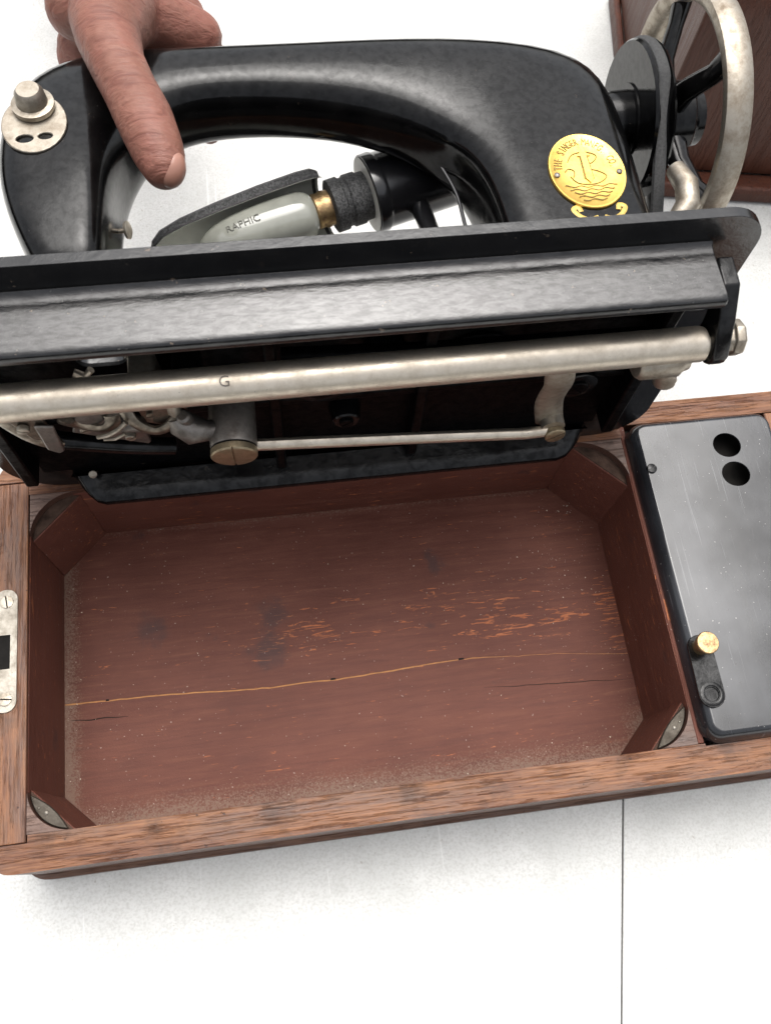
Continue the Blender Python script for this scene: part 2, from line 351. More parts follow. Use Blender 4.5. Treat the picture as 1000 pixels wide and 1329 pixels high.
def holed(outer, holes, z0, z1, edge=None, pt=lambda p, z: (p[0], p[1], z)):
    """a plate with real holes; edge = extra (inset, z) rings between z1 top outline and z0"""
    bm = bmesh.new(); loops = []
    for lp in [outer]+holes:
        vs = [bm.verts.new((p[0], p[1], 0)) for p in lp]; loops.append(vs)
        for i in range(len(vs)): bm.edges.new((vs[i], vs[(i+1) % len(vs)]))
    bmesh.ops.triangle_fill(bm, use_beauty=True, use_dissolve=False, edges=bm.edges[:])
    bm.verts.ensure_lookup_table(); bm.verts.index_update()
    V = [(v.co.x, v.co.y) for v in bm.verts]; F = [[v.index for v in f.verts] for f in bm.faces]; bm.free()
    mb = MB(); n = len(V)
    mb.add([pt(p, z1) for p in V]+[pt(p, z0) for p in V], F+[[i+n for i in f] for f in F])
    k = 0
    for lp in [outer]+holes:
        m = len(lp)
        for i in range(m):
            a, b = k+i, k+(i+1) % m; mb.f.append([a, b, b+n, a+n])
        k += m
    return mb
def text_mesh(txt, size, depth=0.02):
    c = bpy.data.curves.new('t', 'FONT'); c.body = txt; c.size = size; c.extrude = depth; c.align_x = 'CENTER'; c.align_y = 'CENTER'; c.resolution_u = 3
    o = bpy.data.objects.new('t', c); COL.objects.link(o)
    me = bpy.data.meshes.new_from_object(o.evaluated_get(bpy.context.evaluated_depsgraph_get()))
    vs = [v.co.copy() for v in me.vertices]; fs = [list(p.vertices) for p in me.polygons]
    bpy.data.objects.remove(o); bpy.data.curves.remove(c); bpy.data.meshes.remove(me)
    return vs, fs
def smoothp(pts, n=6):
    out = []
    for i in range(len(pts)-1):
        p0, p1, p2, p3 = (Vector(pts[max(0, i-1)]), Vector(pts[i]), Vector(pts[i+1]), Vector(pts[min(len(pts)-1, i+2)]))
        for k in range(n):
            t = k/n; out.append(0.5*((2*p1)+(p2-p0)*t+(2*p0-5*p1+4*p2-p3)*t*t+(3*p1-p0-3*p2+p3)*t**3))
    out.append(Vector(pts[-1])); return out
def slot_screw(name, parent, mat, origin, axis, r, h, slot_ang=0.0, slot=0.22, dome=0.25, depth=0.35):
    """slotted screw head: two half heads with a real slot between them and a slot floor"""
    ax = Vector(axis).normalized(); o = Vector(origin)
    u = (Vector((0,0,1)) if abs(ax.z) < 0.9 else Vector((1,0,0))); u = (u-ax*u.dot(ax)).normalized(); v = ax.cross(u)
    ca, sa = math.cos(slot_ang), math.sin(slot_ang); u, v = u*ca+v*sa, v*ca-u*sa
    mb = MB(); sw = slot*r/2
    a0 = math.asin(sw/r)
    for sgn in (1, -1):
        prof = [(a0+(math.pi-2*a0)*k/14) for k in range(15)]
        outline = [(math.cos(a)*r, sgn*math.sin(a)*r) for a in prof]
        rings = []
        for hh, sc in ((0, 1.0), (h*0.75, 1.0), (h*0.93, 0.94), (h, 0.84)):
            rings.append([o+ax*(hh)+u*p[0]*sc+v*(sgn*max(sw, abs(p[1])*sc)) for p in outline])
        mb.loft(rings)
    mb.lathe([(-0.02, r*0.98), (h*(1-depth), r*0.98)], o, ax, 24)
    return mb.build(name, mat, parent, smooth=True, angle=30)

# ================================================================== SETTING: white table
TZ = -7.25
tb = MB().box(-60, 110, -60, 120, TZ-3.0, TZ-0.6).build('table', 'dark', None); tag(tb, kind='structure')
def seam_x(y): return 29.52+0.245*(y+4.0)*1.0
for k in range(2):
    poly = [(-60, -60), (seam_x(-60)-0.045, -60), (seam_x(-2.5)-0.045, -2.5), (seam_x(120)-0.045, 120), (-60, 120)] if k == 0 else \
           [(seam_x(-60)+0.045, -60), (110, -60), (110, 120), (seam_x(120)+0.045, 120), (seam_x(-2.5)+0.045, -2.5)]
    MB().prism(poly, TZ-0.6, TZ).build('panel', 'table', tb, bevel=0.05, smooth=False)

# ================================================================== WOODEN BASE
base = empty('wooden_case', (0, 0, TZ))
tag(base, 'brown wooden sewing machine base with open red-brown storage compartment', 'wooden base')
def B(mb): return mb.xform(lambda p: (p.x, p.y, p.z-TZ))     # world cm -> base local
XL, XR, YF, YB, D = -1.62, 43.2, -1.62, 18.85, 16.8
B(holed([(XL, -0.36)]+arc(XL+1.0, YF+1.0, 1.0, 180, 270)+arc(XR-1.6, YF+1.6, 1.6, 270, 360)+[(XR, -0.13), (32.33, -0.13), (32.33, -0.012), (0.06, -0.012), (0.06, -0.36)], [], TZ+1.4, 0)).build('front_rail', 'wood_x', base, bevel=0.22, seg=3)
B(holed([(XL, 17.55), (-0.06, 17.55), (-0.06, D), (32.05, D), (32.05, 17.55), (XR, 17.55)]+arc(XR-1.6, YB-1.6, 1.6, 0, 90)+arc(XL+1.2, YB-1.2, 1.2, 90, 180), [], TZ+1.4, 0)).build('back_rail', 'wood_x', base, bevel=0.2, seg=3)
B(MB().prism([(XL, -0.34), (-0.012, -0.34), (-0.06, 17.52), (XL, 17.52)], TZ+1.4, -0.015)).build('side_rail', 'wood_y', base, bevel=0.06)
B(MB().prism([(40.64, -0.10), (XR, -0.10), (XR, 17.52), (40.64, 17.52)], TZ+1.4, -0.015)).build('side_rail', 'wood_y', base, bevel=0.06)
B(MB().prism([(32.0, 0.02), (32.32, 0.02), (32.32, 17.5), (32.0, 17.5)], TZ+1.4, -0.03)).build('divider', 'paint_y', base, bevel=0.05)
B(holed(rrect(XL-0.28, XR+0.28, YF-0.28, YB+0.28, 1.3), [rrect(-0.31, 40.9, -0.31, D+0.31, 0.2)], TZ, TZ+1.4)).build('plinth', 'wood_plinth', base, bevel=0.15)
# compartment walls
B(MB().box(0.0, 32.0, D-0.02, D+0.3, -7.1, -0.35)).build('bin_wall', 'paint_x', base, bevel=0.03)
B(MB().box(0.0, 32.0, -0.3, 0.0, -7.1, -0.35)).build('bin_wall', 'paint_x', base, bevel=0.03)
B(MB().box(-0.3, 0.0, 0, D, -7.1, -0.25)).build('bin_wall', 'paint_y', base, bevel=0.03)
B(MB().box(31.94, 32.0, 0, D, -6.55, -0.06)).build('bin_wall', 'paint_y', base, bevel=0.02)
# a dark filler board along the back wall lip
# compartment floor: two boards with a wandering open crack between them
crack = [(0, 6.94), (1.2, 6.92), (3, 6.88), (4.83, 6.86), (7, 6.76), (9, 6.62), (11.19, 6.52), (13.5, 6.58), (15, 6.52), (16.86, 6.61), (18.5, 6.66), (20, 6.76), (21.8, 6.82), (23.5, 6.78), (25.5, 6.62), (27.68, 6.50), (30, 6.2), (32, 5.98)]
dense = []
for (x0, y0), (x1, y1) in zip(crack, crack[1:]):
    for k in range(5):
        t = k/5; x = x0+(x1-x0)*t
        dense.append((x, y0+(y1-y0)*t+0.045*(mnoise.noise(Vector((x*1.9, 3, 1))))))
dense.append(crack[-1])
def gap(x):
    g_ = 0.095 if x < 19 else max(0.034, 0.095-(x-19)*0.009)
    return g_*(0.75+0.5*abs(mnoise.noise(Vector((x*0.8, 9, 2)))))
FZ = -6.5
mbA = [(x, y+gap(x)/2) for x, y in dense]; mbB = [(x, y-gap(x)/2) for x, y in dense]
def board(edge, yfar, name):
    mb = MB(); n = len(edge); vs = []; fs = []
    for z in (FZ, FZ-0.5):
        for (x, y) in edge: vs.append((x, y, z))
        for (x, y) in edge: vs.append((x, yfar, z))
    for i in range(n-1):
        fs += [(i, i+1, n+i+1, n+i), (2*n+i, 2*n+i+1, 3*n+i+1, 3*n+i), (i, i+1, 2*n+i+1, 2*n+i), (n+i, n+i+1, 3*n+i+1, 3*n+i)]
    fs += [(0, n, 3*n, 2*n), (n-1, 2*n-1, 4*n-1, 3*n-1)]
    mb.add(vs, fs)
    return mb.build(name, 'paint_f', base, smooth=False)
for o in (board(mbA, D-0.01, 'floor_board'), board(mbB, 0.01, 'floor_board')): o.location.z = -TZ*S
# splinter of bare wood showing along the crack
mb = MB(); n = len(dense)
mb.add([(x, y+gap(x)/2+0.03, FZ-0.035) for x, y in dense]+[(x, y-gap(x)/2-0.03, FZ-0.012) for x, y in dense], [(i, i+1, n+i+1, n+i) for i in range(n-1)])
B(mb).build('bare_wood_split', 'wood_raw', base, smooth=False)
for (x, y, l) in ((14.6, 6.58, 0.32), (2.2, 6.92, 0.2), (22.0, 6.84, 0.35)):
    B(MB().prism([(x, y-0.05), (x+l, y-0.04), (x+l-0.03, y+0.05), (x+0.03, y+0.06)], FZ-0.06, FZ+0.015)).build('crack_debris', 'dark', base, smooth=False)
# secondary hairline splits, raised dark splinters
def hair(pts, wdt):
    mb = MB(); q = []
    for (x0, y0), (x1, y1) in zip(pts, pts[1:]):
        for k in range(14): t = k/14; x = x0+(x1-x0)*t; q.append((x, y0+(y1-y0)*t+0.08*mnoise.noise(Vector((x*1.1, y0, 5)))))
    q.append(pts[-1]); m = len(q)
    ww = [wdt*math.sin(math.pi*min(0.97, max(0.03, i/(m-1))))**0.5 for i in range(m)]
    mb.add([(x, y+w_, FZ+0.008) for (x, y), w_ in zip(q, ww)]+[(x, y-w_, FZ+0.008) for (x, y), w_ in zip(q, ww)]+[(x, y, FZ-0.02) for (x, y) in q],
           [(i, i+1, m+i+1, m+i) for i in range(m-1)])
    B(mb).build('hairline_split', 'dark', base, smooth=False)
hair([(0.3, 6.02), (1.6, 5.98), (3.4, 5.9)], 0.028); hair([(23.2, 5.06), (27, 4.8), (31.9, 4.52)], 0.019)
# corner blocks, ledges, rounded fillers
cn = [(0, 0, 1, 1), (32, 0, -1, 1), (32, D, -1, -1), (0, D, 1, -1)]
leg = [2.05, 2.25, 2.75, 2.45]
for (cx_, cy_, sx, sy), L in zip(cn, leg):
    def T(p, cx_=cx_, cy_=cy_, sx=sx, sy=sy): return (cx_+sx*p[0], cy_+sy*p[1])
    blk = [(0.01, 0.01), (L, 0.01), (0.01, L)]
    B(MB().prism([T(p) for p in blk], -6.5, -0.62)).build('corner_block', 'paint_y', base, bevel=0.06)
    # bare wood ledge on top of the block
    chord = [(L-0.04, 0.02)]+[(L-0.0-L*math.sin(R(a))*1.0, L-L*math.cos(R(a))) for a in range(0, 91, 9)][0:0]
    B(MB().prism([T(p) for p in [(0.03, 0.03), (L-0.10, 0.03), (0.03, L-0.10)]], -0.64, -0.56)).build('corner_ledge', 'ledge', base, bevel=0.02)
    # filler between the square corner and the rounded opening
    rr = L*0.98
    fil = [(0.0, 0.0)]+[(rr-rr*math.sin(R(a)), rr-rr*math.cos(R(a))) for a in range(2, 89, 6)]
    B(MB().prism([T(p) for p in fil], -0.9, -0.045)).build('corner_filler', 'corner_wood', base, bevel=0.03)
# dark metal pads with a nail at the two near corners
for (cx_, cy_, sx, sy), L in list(zip(cn, leg))[:2]:
    rr = L*0.95
    a_ = [(rr-rr*math.sin(R(a))*0.985+0.02, rr-rr*math.cos(R(a))*0.985+0.02) for a in range(6, 85, 6)]
    c0, c1 = Vector(a_[0]), Vector(a_[-1])
    n_ = 12; b_ = []
    for k in range(1, n_):
        t = k/n_; p = c1.lerp(c0, t); q = Vector((1, 1)).normalized()*(math.sin(math.pi*t)*0.20); b_.append((p.x+q.x, p.y+q.y))
    po = B(MB().prism([(cx_+sx*p[0], cy_+sy*p[1]) for p in a_+b_], -0.56, -0.36)).build('corner_pad', 'pad', base, bevel=0.05)
    m_ = (Vector(a_[len(a_)//2])+Vector(b_[len(b_)//2]))/2
    for dx, rn in ((0, 0.085), (0.32, 0.05)):
        B(MB().lathe([(0, rn), (0.04, rn), (0.07, rn*0.5), (0.075, 0)], (cx_+sx*(m_.x-dx), cy_+sy*(m_.y+dx*0.8), -0.36), (0,0,1), 12)).build('nail', 'lock', po)
# lock plate with its two screws
lp = holed(rrect(-1.60, -0.50, 5.62, 11.72, 0.52), [[(-1.45, 7.72), (-0.83, 7.72), (-0.83, 9.40), (-1.45, 9.40)]], -0.01, 0.07)
lo = B(lp).build('lock_plate', 'lock', base, bevel=0.02, smooth=False)
B(MB().box(-1.5, -0.78, 7.66, 9.46, -0.02, 0.0)).build('keyhole', 'dark', lo)
for (y, a) in ((11.08, 0.15), (6.25, 1.45)):
    slot_screw('screw', lo, 'nickel_dull', (-1.03, y, 0.06-TZ), (0,0,1), 0.33, 0.05, a+math.pi/2, 0.2, depth=0.8)
# black cover plate on the right: rolled edges, two real holes
PX0, PX1, PY0, PY1 = 32.16, 40.55, -0.11, 17.40
ins, PT = 0.50, 0.92
top = rrect(PX0+ins, PX1-ins, PY0+ins, PY1-ins, 0.45)
pl = holed(top, [circ(37.42, 15.36, 0.79, 32, 0.73), circ(37.45, 13.62, 0.79, 32, 0.73)], PT-0.12, PT)
prof = [(0, PT), (0.05, PT-0.008), (0.11, PT-0.04), (0.18, PT-0.10), (0.27, PT-0.22), (0.36, PT-0.38), (0.44, PT-0.58), (0.50, PT-0.8), (0.50, 0.005)]
pl.loft([[(x, y, z) for (x, y) in rrect(PX0+ins-e, PX1-ins+e, PY0+ins-e, PY1-ins+e, 0.45+e)] for e, z in prof], cap=False)
plate = B(pl).build('cover_plate', 'deck', base, angle=50)
B(MB().box(32.4, 40.5, 0.1, 17.3, -0.5, -0.3)).build('hole_shade_sheet', 'dark', base)  # near-black sheet added under the holes so they read as deep shade
slot_screw('screw', plate, 'japan', (32.86, 14.40, PT-TZ-0.03), (0,0,1), 0.27, 0.14, 0.5)
# swivelling catch: strap with an eye at one end and a brass knob at the other
def capsule(p, q, r0, r1, n=12):
    p, q = Vector(p), Vector(q); d = (q-p).normalized(); a = math.degrees(math.atan2(d.y, d.x))
    return arc(q.x, q.y, r1, a-90, a+90, n)+arc(p.x, p.y, r0, a+90, a+270, n)
kp, ep = (32.86, 4.52), (32.84, 2.17)
ct = B(holed(capsule(ep, kp, 0.66, 0.62), [circ(ep[0], ep[1], 0.34, 20)], PT+0.015, PT+0.16)).build('catch', 'japan', plate, bevel=0.04)
B(MB().lathe([(0, 0.36), (0.10, 0.33), (0.10, 0.2)], (ep[0], ep[1], PT), (0,0,1), 24)).build('catch_rivet', 'japan', ct)
B(MB().lathe([(0.0, 0.60), (0.14, 0.60), (0.18, 0.46), (0.16, 0.40), (0.02, 0.38)], (ep[0], ep[1], PT+0.05), (0,0,1), 28)).build('catch_eye', 'japan', ct)
B(MB().lathe([(0.12, 0.40), (0.85, 0.40), (0.88, 0.50), (0.92, 0.55), (1.02, 0.56), (1.12, 0.56), (1.17, 0.52), (1.18, 0.4), (1.175, 0.0)], (kp[0], kp[1], PT), (0,0,1), 28)).build('knob', 'brass', ct)

# crumbs on the compartment floor
mb = MB()
def crumb(x, y, s_):
    v = [Vector((random.uniform(-1,1), random.uniform(-1,1), random.uniform(0.1,1)))*s_ for _ in range(4)]
    mb.add([(x+p.x, y+p.y, FZ+0.01+p.z*0.6) for p in v], [(0,1,2),(0,2,3),(0,3,1),(1,3,2)])
for k in range(420):
    mode = random.random()
    if mode < 0.4: x, y = random.uniform(0.3, 31.7), random.uniform(0.3, 16.3)
    elif mode < 0.6: x, y = random.gauss(28.5, 1.2), random.gauss(11.6, 1.4)
    elif mode < 0.8: x, y = random.uniform(0.5, 31.5), abs(random.gauss(0.5, 0.8))+0.1
    else: x, y = random.choice((random.uniform(0.1, 1.0), random.uniform(30.6, 31.8))), random.uniform(0.8, 15)
    x = min(31.6, max(0.2, x)); y = min(16.3, max(0.15, y))
    crumb(x, y, random.choice((0.02, 0.025, 0.03, 0.035, 0.05)))
for k in range(8): crumb(29.8+random.gauss(0, .5), 15.3+random.gauss(0, .35), 0.08)
tag(mb.build('crumbs', 'crumb', None, smooth=False), 'pale crumbs and dust scattered over the compartment floor', 'crumbs', kind='stuff')

# ================================================================== SEWING MACHINE, tipped back on its hinges
TH = R(91.8); YH, ZH = 17.6, 0.0
mach = empty('sewing_machine', (0, YH, ZH), (-TH, 0, 0))
tag(mach, 'black sewing machine with brass badge tipped back to show its underside', 'sewing machine')
def lp3(x, V, N): return Vector((x, -V, N))
def WL(x, y, z):                       # world cm -> machine local
    dy, dz = y-YH, z-ZH
    return lp3(x, -dy*math.cos(TH)+dz*math.sin(TH), dy*math.sin(TH)+dz*math.cos(TH))
def WD(dx, dy, dz): return WL(dx, dy+YH, dz+ZH)
def xN(p, z): return (p[0], -p[1], z)    # (x,V) outline at height N
BX0, BX1, BV = -0.65, 32.85, 17.35
# bed plate with the slot by the needle plate cut right through
outl = rrect(BX0, BX1, 0, BV, (2.9, 2.6, 1.7, 1.7), 10)
slot = rrect(5.3, 7.35, 11.0, 12.3, 0.55, 6)
bed = holed(outl, [slot], -0.46, 0.0, pt=xN)
bed.build('bed_plate', 'japan_lip', mach, bevel=0.16, seg=3)
# front skirt and the shorter sides
fr = MB()
fr.loft([[lp3(x, V, N) for (V, N) in ((16.05, -0.44), (15.88, -0.62), (15.82, -1.0), (15.8, -2.8), (15.72, -3.06), (15.5, -3.14), (15.2, -3.1), (15.15, -2.6), (15.15, -0.44))] for x in [0.6]+[1.5+k*1.5 for k in range(19)]+[30.6, 30.85]])
fr.build('front_skirt', 'japan_rim', mach, bevel=0.06)
MB().box(29.7, 30.3, -15.3, -3.0, -1.9, -0.45).build('side_skirt', 'inner', mach, bevel=0.1)
MB().box(0.8, 1.4, -15.3, -3.0, -1.9, -0.45).build('side_skirt', 'inner', mach, bevel=0.1)
# ribs cast into the underside
MB().box(19.6, 20.1, -15.2, -2.0, -1.6, -0.5).build('rib', 'inner', mach, bevel=0.1)
MB().box(12.9, 13.4, -15.2, -2.0, -1.7, -0.5).build('rib', 'inner', mach, bevel=0.1)
MB().box(1.4, 29.7, -8.0, -7.5, -1.2, -0.5).build('rib', 'inner', mach, bevel=0.1)
holed([(1.3, 2.0), (29.8, 2.0), (29.8, 15.2), (1.3, 15.2)], [rrect(5.3, 7.35, 11.0, 12.3, 0.55, 6)], -0.62, -0.455, pt=xN).build('underside', 'inner', mach, smooth=False)
for (x, y, z, r_, h_) in ((15.2, 17.2, 9.3, 1.3, 0.9), (18.0, 17.2, 11.2, 0.8, 1.1), (22.3, 17.2, 9.6, 1.5, 0.7), (27.4, 17.2, 7.2, 1.1, 0.8), (16.4, 17.2, 6.0, 0.7, 0.9)):
    bo = MB().lathe([(0, r_*1.15), (h_*0.7, r_), (h_*0.92, r_*0.94), (h_, r_*0.82)], WL(x, y, z), WD(0, -1, 0), 28).build('casting_boss', 'japan', mach)
    slot_screw('screw', bo, 'inner', WL(x, y-h_+0.02, z), WD(0, -1, 0), r_*0.5, 0.16, x)
MB().tube([(13.6, 16.5, 11.9), (20, 16.4, 11.6), (29.5, 16.4, 11.4)], 0.42, 18).xform(lambda p: WL(*p)).build('drive_shaft', 'inner', mach)
MB().loft([[(7.55, y, 12.7), (8.6, y, 12.7), (8.7, y, 10.9), (7.5, y, 10.9)] for y in (16.9, 15.1)]).xform(lambda p: WL(*p)).build('feed_post', 'nickel_dull', mach, bevel=0.12)
MB().loft([[(9.2, y, 12.6), (10.4, y, 12.7), (10.4, y, 11.2), (9.3, y, 10.6)] for y in (17.0, 15.6)]).xform(lambda p: WL(*p)).build('casting_web', 'japan', mach, bevel=0.15)
MB().tube(smoothp([(1.6, 16.6, 9.6), (3.0, 16.3, 7.2), (4.2, 16.2, 6.6), (6.2, 16.3, 5.6), (8.2, 16.4, 4.9)]), 0.42, 12).xform(lambda p: WL(*p)).build('casting_web', 'japan', mach)
# rear skirt: a shallow dished ledge with swept ends
rs = MB(); rings = []
def rear_prof(x):
    l, r = 2.55, 29.6
    e = min(1.0, max(0.0, (x-l)/1.6))*min(1.0, max(0.0, (r-x)/1.9)); e = math.sin(e*math.pi/2)
    low = -0.55-1.75*e
    return [(0.75, -0.6), (1.55, -0.7), (1.75, -0.9), (1.5, (low-0.9)/2), (1.35, low+0.12), (1.15, low), (0.9, low+0.05), (0.75, low+0.3)]
for x in [2.55, 2.65, 2.8, 3.0, 3.3, 3.7, 4.15, 5, 6.5, 8]+[10+k*2 for k in range(9)]+[27, 27.7, 28.2, 28.7, 29.1, 29.35, 29.5, 29.58]:
    rings.append([lp3(x, V, N) for V, N in rear_prof(x)])
rs.loft(rings); rsk = rs.build('rear_skirt', 'japan', mach, angle=60)
MB().lathe([(0, 0.20), (0.10, 0.20), (0.13, 0.13)], WL(3.75, 16.6, 2.25), WD(0.1, -0.75, 0.65), 18).build('rivet', 'nickel_dull', rsk)
# hinge lugs at the back
for x in (5.5, 25.5):
    MB().box(x, x+2.2, -0.9, 0.3, -1.2, -0.5).build('hinge_lug', 'japan', mach, bevel=0.15)
# long nickel shaft with its stamped letter
RY, RZ = 14.82, 13.0
sh = MB()
sh.lathe([(0, 0.70), (3, 0.70), (3.05, 0.745), (31.7, 0.745), (31.85, 0.70), (31.86, 0.45), (32.6, 0.45)], WL(-1.0, RY, RZ), (1,0,0), 40)
shaft = sh.build('rocker_shaft', 'nickel', mach)
vs_, fs_ = text_mesh('G', 0.62, 0.02)
mb = MB(); ang0 = math.atan2(C_ := (43.6-RZ), -2.9-RY)
for_c = R(112)     # where the letter sits round the shaft (angle from +y towards +z)
mb.add([(11.35+p.x, RY+(0.748+p.z)*math.cos(for_c-p.y/0.745), RZ+(0.748+p.z)*math.sin(for_c-p.y/0.745)) for p in vs_], fs_)
mb.xform(lambda p: WL(*p)).build('stamped_letter', 'steel_dark', shaft, smooth=False)
# bearing lug at the right end, with pivot nut
lug = MB()
def lugring(x, gsc):
    pts = [(16.9, 0.62), (16.9, -0.55), (15.2, -0.75), (13.4, -0.95)]
    a = [(13.0+0.98*gsc*math.cos(R(t)), 14.9+0.98*gsc*math.sin(R(t))) for t in range(-80, -281, -20)]
    return [(x, y, z) for (z, y) in a]+[(x, 16.0, 14.0), (x, 16.9, 15.0), (x, 17.2, 15.6), (x, 15.9, 15.5), (x, 14.9, 14.4)]
lug.loft([lugring(31.02, 0.90), lugring(31.14, 0.97), lugring(31.62, 0.97), lugring(31.74, 0.88)])
lug.xform(lambda p: WL(*p)).build('bearing_lug', 'japan', mach, bevel=0.10, seg=3)
nut = MB().lathe([(0, 0.62), (0.45, 0.62), (0.5, 0.78), (0.85, 0.78), (0.95, 0.66), (0.95, 0)], WL(31.66, 15.05, 12.9), (1,0,0), 8).build('pivot_nut', 'nickel_dull', mach, bevel=0.05)
# collar clamp near the right end
cl = MB().lathe([(0, 0.72), (0.2, 0.86), (1.75, 0.86), (2.0, 0.66), (2.25, 0.6)], WL(28.2, 14.75, 12.25), (1,0,0), 28)
cl.lathe([(0, 0.50), (1.0, 0.48), (1.1, 0.40)], WL(29.6, 14.5, 12.1), WD(0.12, -0.35, -1), 20)
clamp = cl.build('clamp', 'nickel_dull', mach, bevel=0.03)
slot_screw('clamp_screw', clamp, 'nickel_dull', WL(29.75, 14.35, 11.35), WD(0.25, -0.65, -0.55), 0.44, 0.36, 0.9, 0.24)
# link strap from the shaft down to the connecting rod
ls = MB()
path = smoothp([(25.0, 15.0, 13.0), (25.1, 14.8, 11.9), (25.25, 14.7, 10.9), (25.3, 14.85, 9.9), (25.4, 15.0, 8.8), (25.6, 15.0, 7.8), (25.8, 14.9, 7.0)])
ls.tube(path, 1.0, 16, flat=(0.20, 0.66), up=(0, -1, 0))
ls.lathe([(0, 0.55), (0.9, 0.55)], (25.85, 15.3, 7.2), (0, -1, 0), 20)
ls.xform(lambda p: WL(*p)).build('link_strap', 'nickel_dull', mach)
slot_screw('pivot_screw', mach, 'stud', WL(25.95, 14.35, 6.85), WD(0.05, -1, 0.1), 0.50, 0.28, 0.5, 0.16)
# thin connecting rod
cr = MB().tube([(12.0, 14.55, 8.0), (13.5, 14.5, 7.95), (20, 14.5, 7.2), (24.6, 14.45, 6.75), (25.2, 14.42, 6.85), (25.9, 14.42, 6.9)], 1.0, 12, flat=(0.31, 0.26), up=(0, 0, 1))
cr.xform(lambda p: WL(*p)).build('connecting_rod', 'nickel', mach, bevel=0.0)
# large stud with slotted cap
st = MB().lathe([(0, 1.02), (2.4, 1.02), (2.5, 0.98)], WL(11.25, 16.7, 8.75), WD(-0.02, -1, -0.06), 40).build('stud', 'steel_dark', mach)
MB().lathe([(0, 0.92), (0.12, 0.92)], WL(11.2, 14.2, 8.6), WD(-0.02, -1, -0.06), 36).build('washer', 'dark', st)
slot_screw('stud_screw', st, 'stud', WL(11.19, 14.1, 8.58), WD(-0.02, -1, -0.06), 1.02, 0.34, math.pi/2, 0.07, depth=0.3)
# crank knuckle left of the stud
kn = MB().tube([(9.0, 15.3, 10.0), (9.15, 15.1, 9.6), (9.55, 14.95, 9.2), (10.2, 14.95, 9.0), (10.8, 15.0, 8.9)], [0.45, 0.62, 0.66, 0.45, 0.5], 18)
kn.lathe([(0, 0.30), (0.9, 0.32), (1.0, 0.22)], (9.5, 15.1, 9.5), (-0.2, -0.1, 1), 16)
kn.xform(lambda p: WL(*p)).build('crank_knuckle', 'steel_dark', mach)
MB().tube([(8.9, 15.6, 11.8), (8.9, 15.4, 10.9), (9.0, 15.3, 10.4), (9.1, 15.3, 9.9)], [0.24, 0.24, 0.30, 0.22], 14).xform(lambda p: WL(*p)).build('adjusting_screw', 'nickel_dull', mach)
# feed and hook mechanism at the left
MB().prism([(8.35, 12.4), (9.05, 12.4), (8.85, 9.6), (8.5, 9.3), (8.0, 9.7)], 15.2, 15.5, 'y').xform(lambda p: WL(*p)).build('feed_fork', 'linkage', mach, bevel=0.04)
MB().prism([(7.0, 11.5), (9.4, 11.5), (9.3, 8.2), (8.6, 7.4), (7.4, 8.1)], 16.1, 16.5, 'y').xform(lambda p: WL(*p)).build('feed_bar', 'linkage', mach, bevel=0.05)
MB().prism([(4.9, 9.9), (7.3, 8.6), (7.35, 6.3), (7.2, 6.15), (4.2, 7.9)], 16.0, 16.25, 'y').xform(lambda p: WL(*p)).build('hook_guard', 'steel_dark', mach, bevel=0.08)
hk = MB()
ring = [(5.45+0.95*math.cos(R(t)), 15.4+0.15*math.sin(R(2*t)), 10.1+0.75*math.sin(R(t))) for t in range(150, 371, 11)]
hk.tube(ring, 1.0, 10, flat=(0.14, 0.34), up=(0, -1, 0)); hk.xform(lambda p: WL(*p)).build('hook_ring', 'linkage', mach)
MB().lathe([(0, 0.72), (0.7, 0.75), (0.9, 0.55), (0.95, 0.2)], WL(5.45, 16.3, 10.15), WD(0, -1, 0), 24).build('bobbin_case', 'steel_dark', mach)
MB().tube([(5.6, 15.0, 9.2), (6.1, 14.9, 9.5), (6.6, 14.9, 9.9), (7.0, 15.0, 10.3)], 0.11, 8).xform(lambda p: WL(*p)).build('hook_spring', 'nickel_dull', mach)
MB().tube([(5.8, 15.0, 8.95), (6.3, 14.9, 9.1), (6.8, 14.9, 9.5)], 0.08, 8).xform(lambda p: WL(*p)).build('hook_spring', 'nickel_dull', mach)
sp = MB().loft([[(2.2, 15.2, 11.5), (3.7, 15.2, 11.3), (3.95, 15.3, 8.3), (3.55, 15.2, 7.9), (3.0, 15.15, 8.9)], [(2.2, 15.35, 11.5), (3.7, 15.35, 11.3), (3.95, 15.45, 8.3), (3.55, 15.35, 7.9), (3.0, 15.3, 8.9)]])
sp.xform(lambda p: WL(*p)).build('slide_spring', 'linkage', mach, bevel=0.05)
MB().prism([(3.35, 10.6), (4.1, 10.4), (3.98, 8.2), (3.7, 7.95), (3.3, 8.4)], 15.0, 15.15, 'y').xform(lambda p: WL(*p)).build('slide_clip', 'steel_dark', mach, bevel=0.08)
for (x, y, z, r_) in ((7.9, 16.05, 9.0, 0.30), (6.6, 15.95, 7.3, 0.24), (4.9, 15.95, 8.4, 0.26), (2.9, 15.1, 10.4, 0.26), (8.6, 15.0, 11.9, 0.22)):
    slot_screw('mechanism_screw', mach, 'nickel_dull', WL(x, y, z), WD(0, -1, 0), r_, 0.2, x*2.0, 0.24)
MB().tube(smoothp([(6.9, 15.7, 10.8), (7.2, 15.2, 10.0), (7.9, 15.0, 9.4), (8.6, 15.0, 9.6), (9.2, 15.2, 10.2)]), 1.0, 10, flat=(0.16, 0.30), up=(0, -1, 0)).xform(lambda p: WL(*p)).build('feed_lever', 'linkage', mach)
MB().tube(smoothp([(1.8, 15.6, 10.6), (2.6, 15.3, 9.4), (3.3, 15.2, 8.6), (3.9, 15.3, 8.2)]), 1.0, 10, flat=(0.10, 0.26), up=(0, -1, 0)).xform(lambda p: WL(*p)).build('slide_edge', 'linkage', mach)
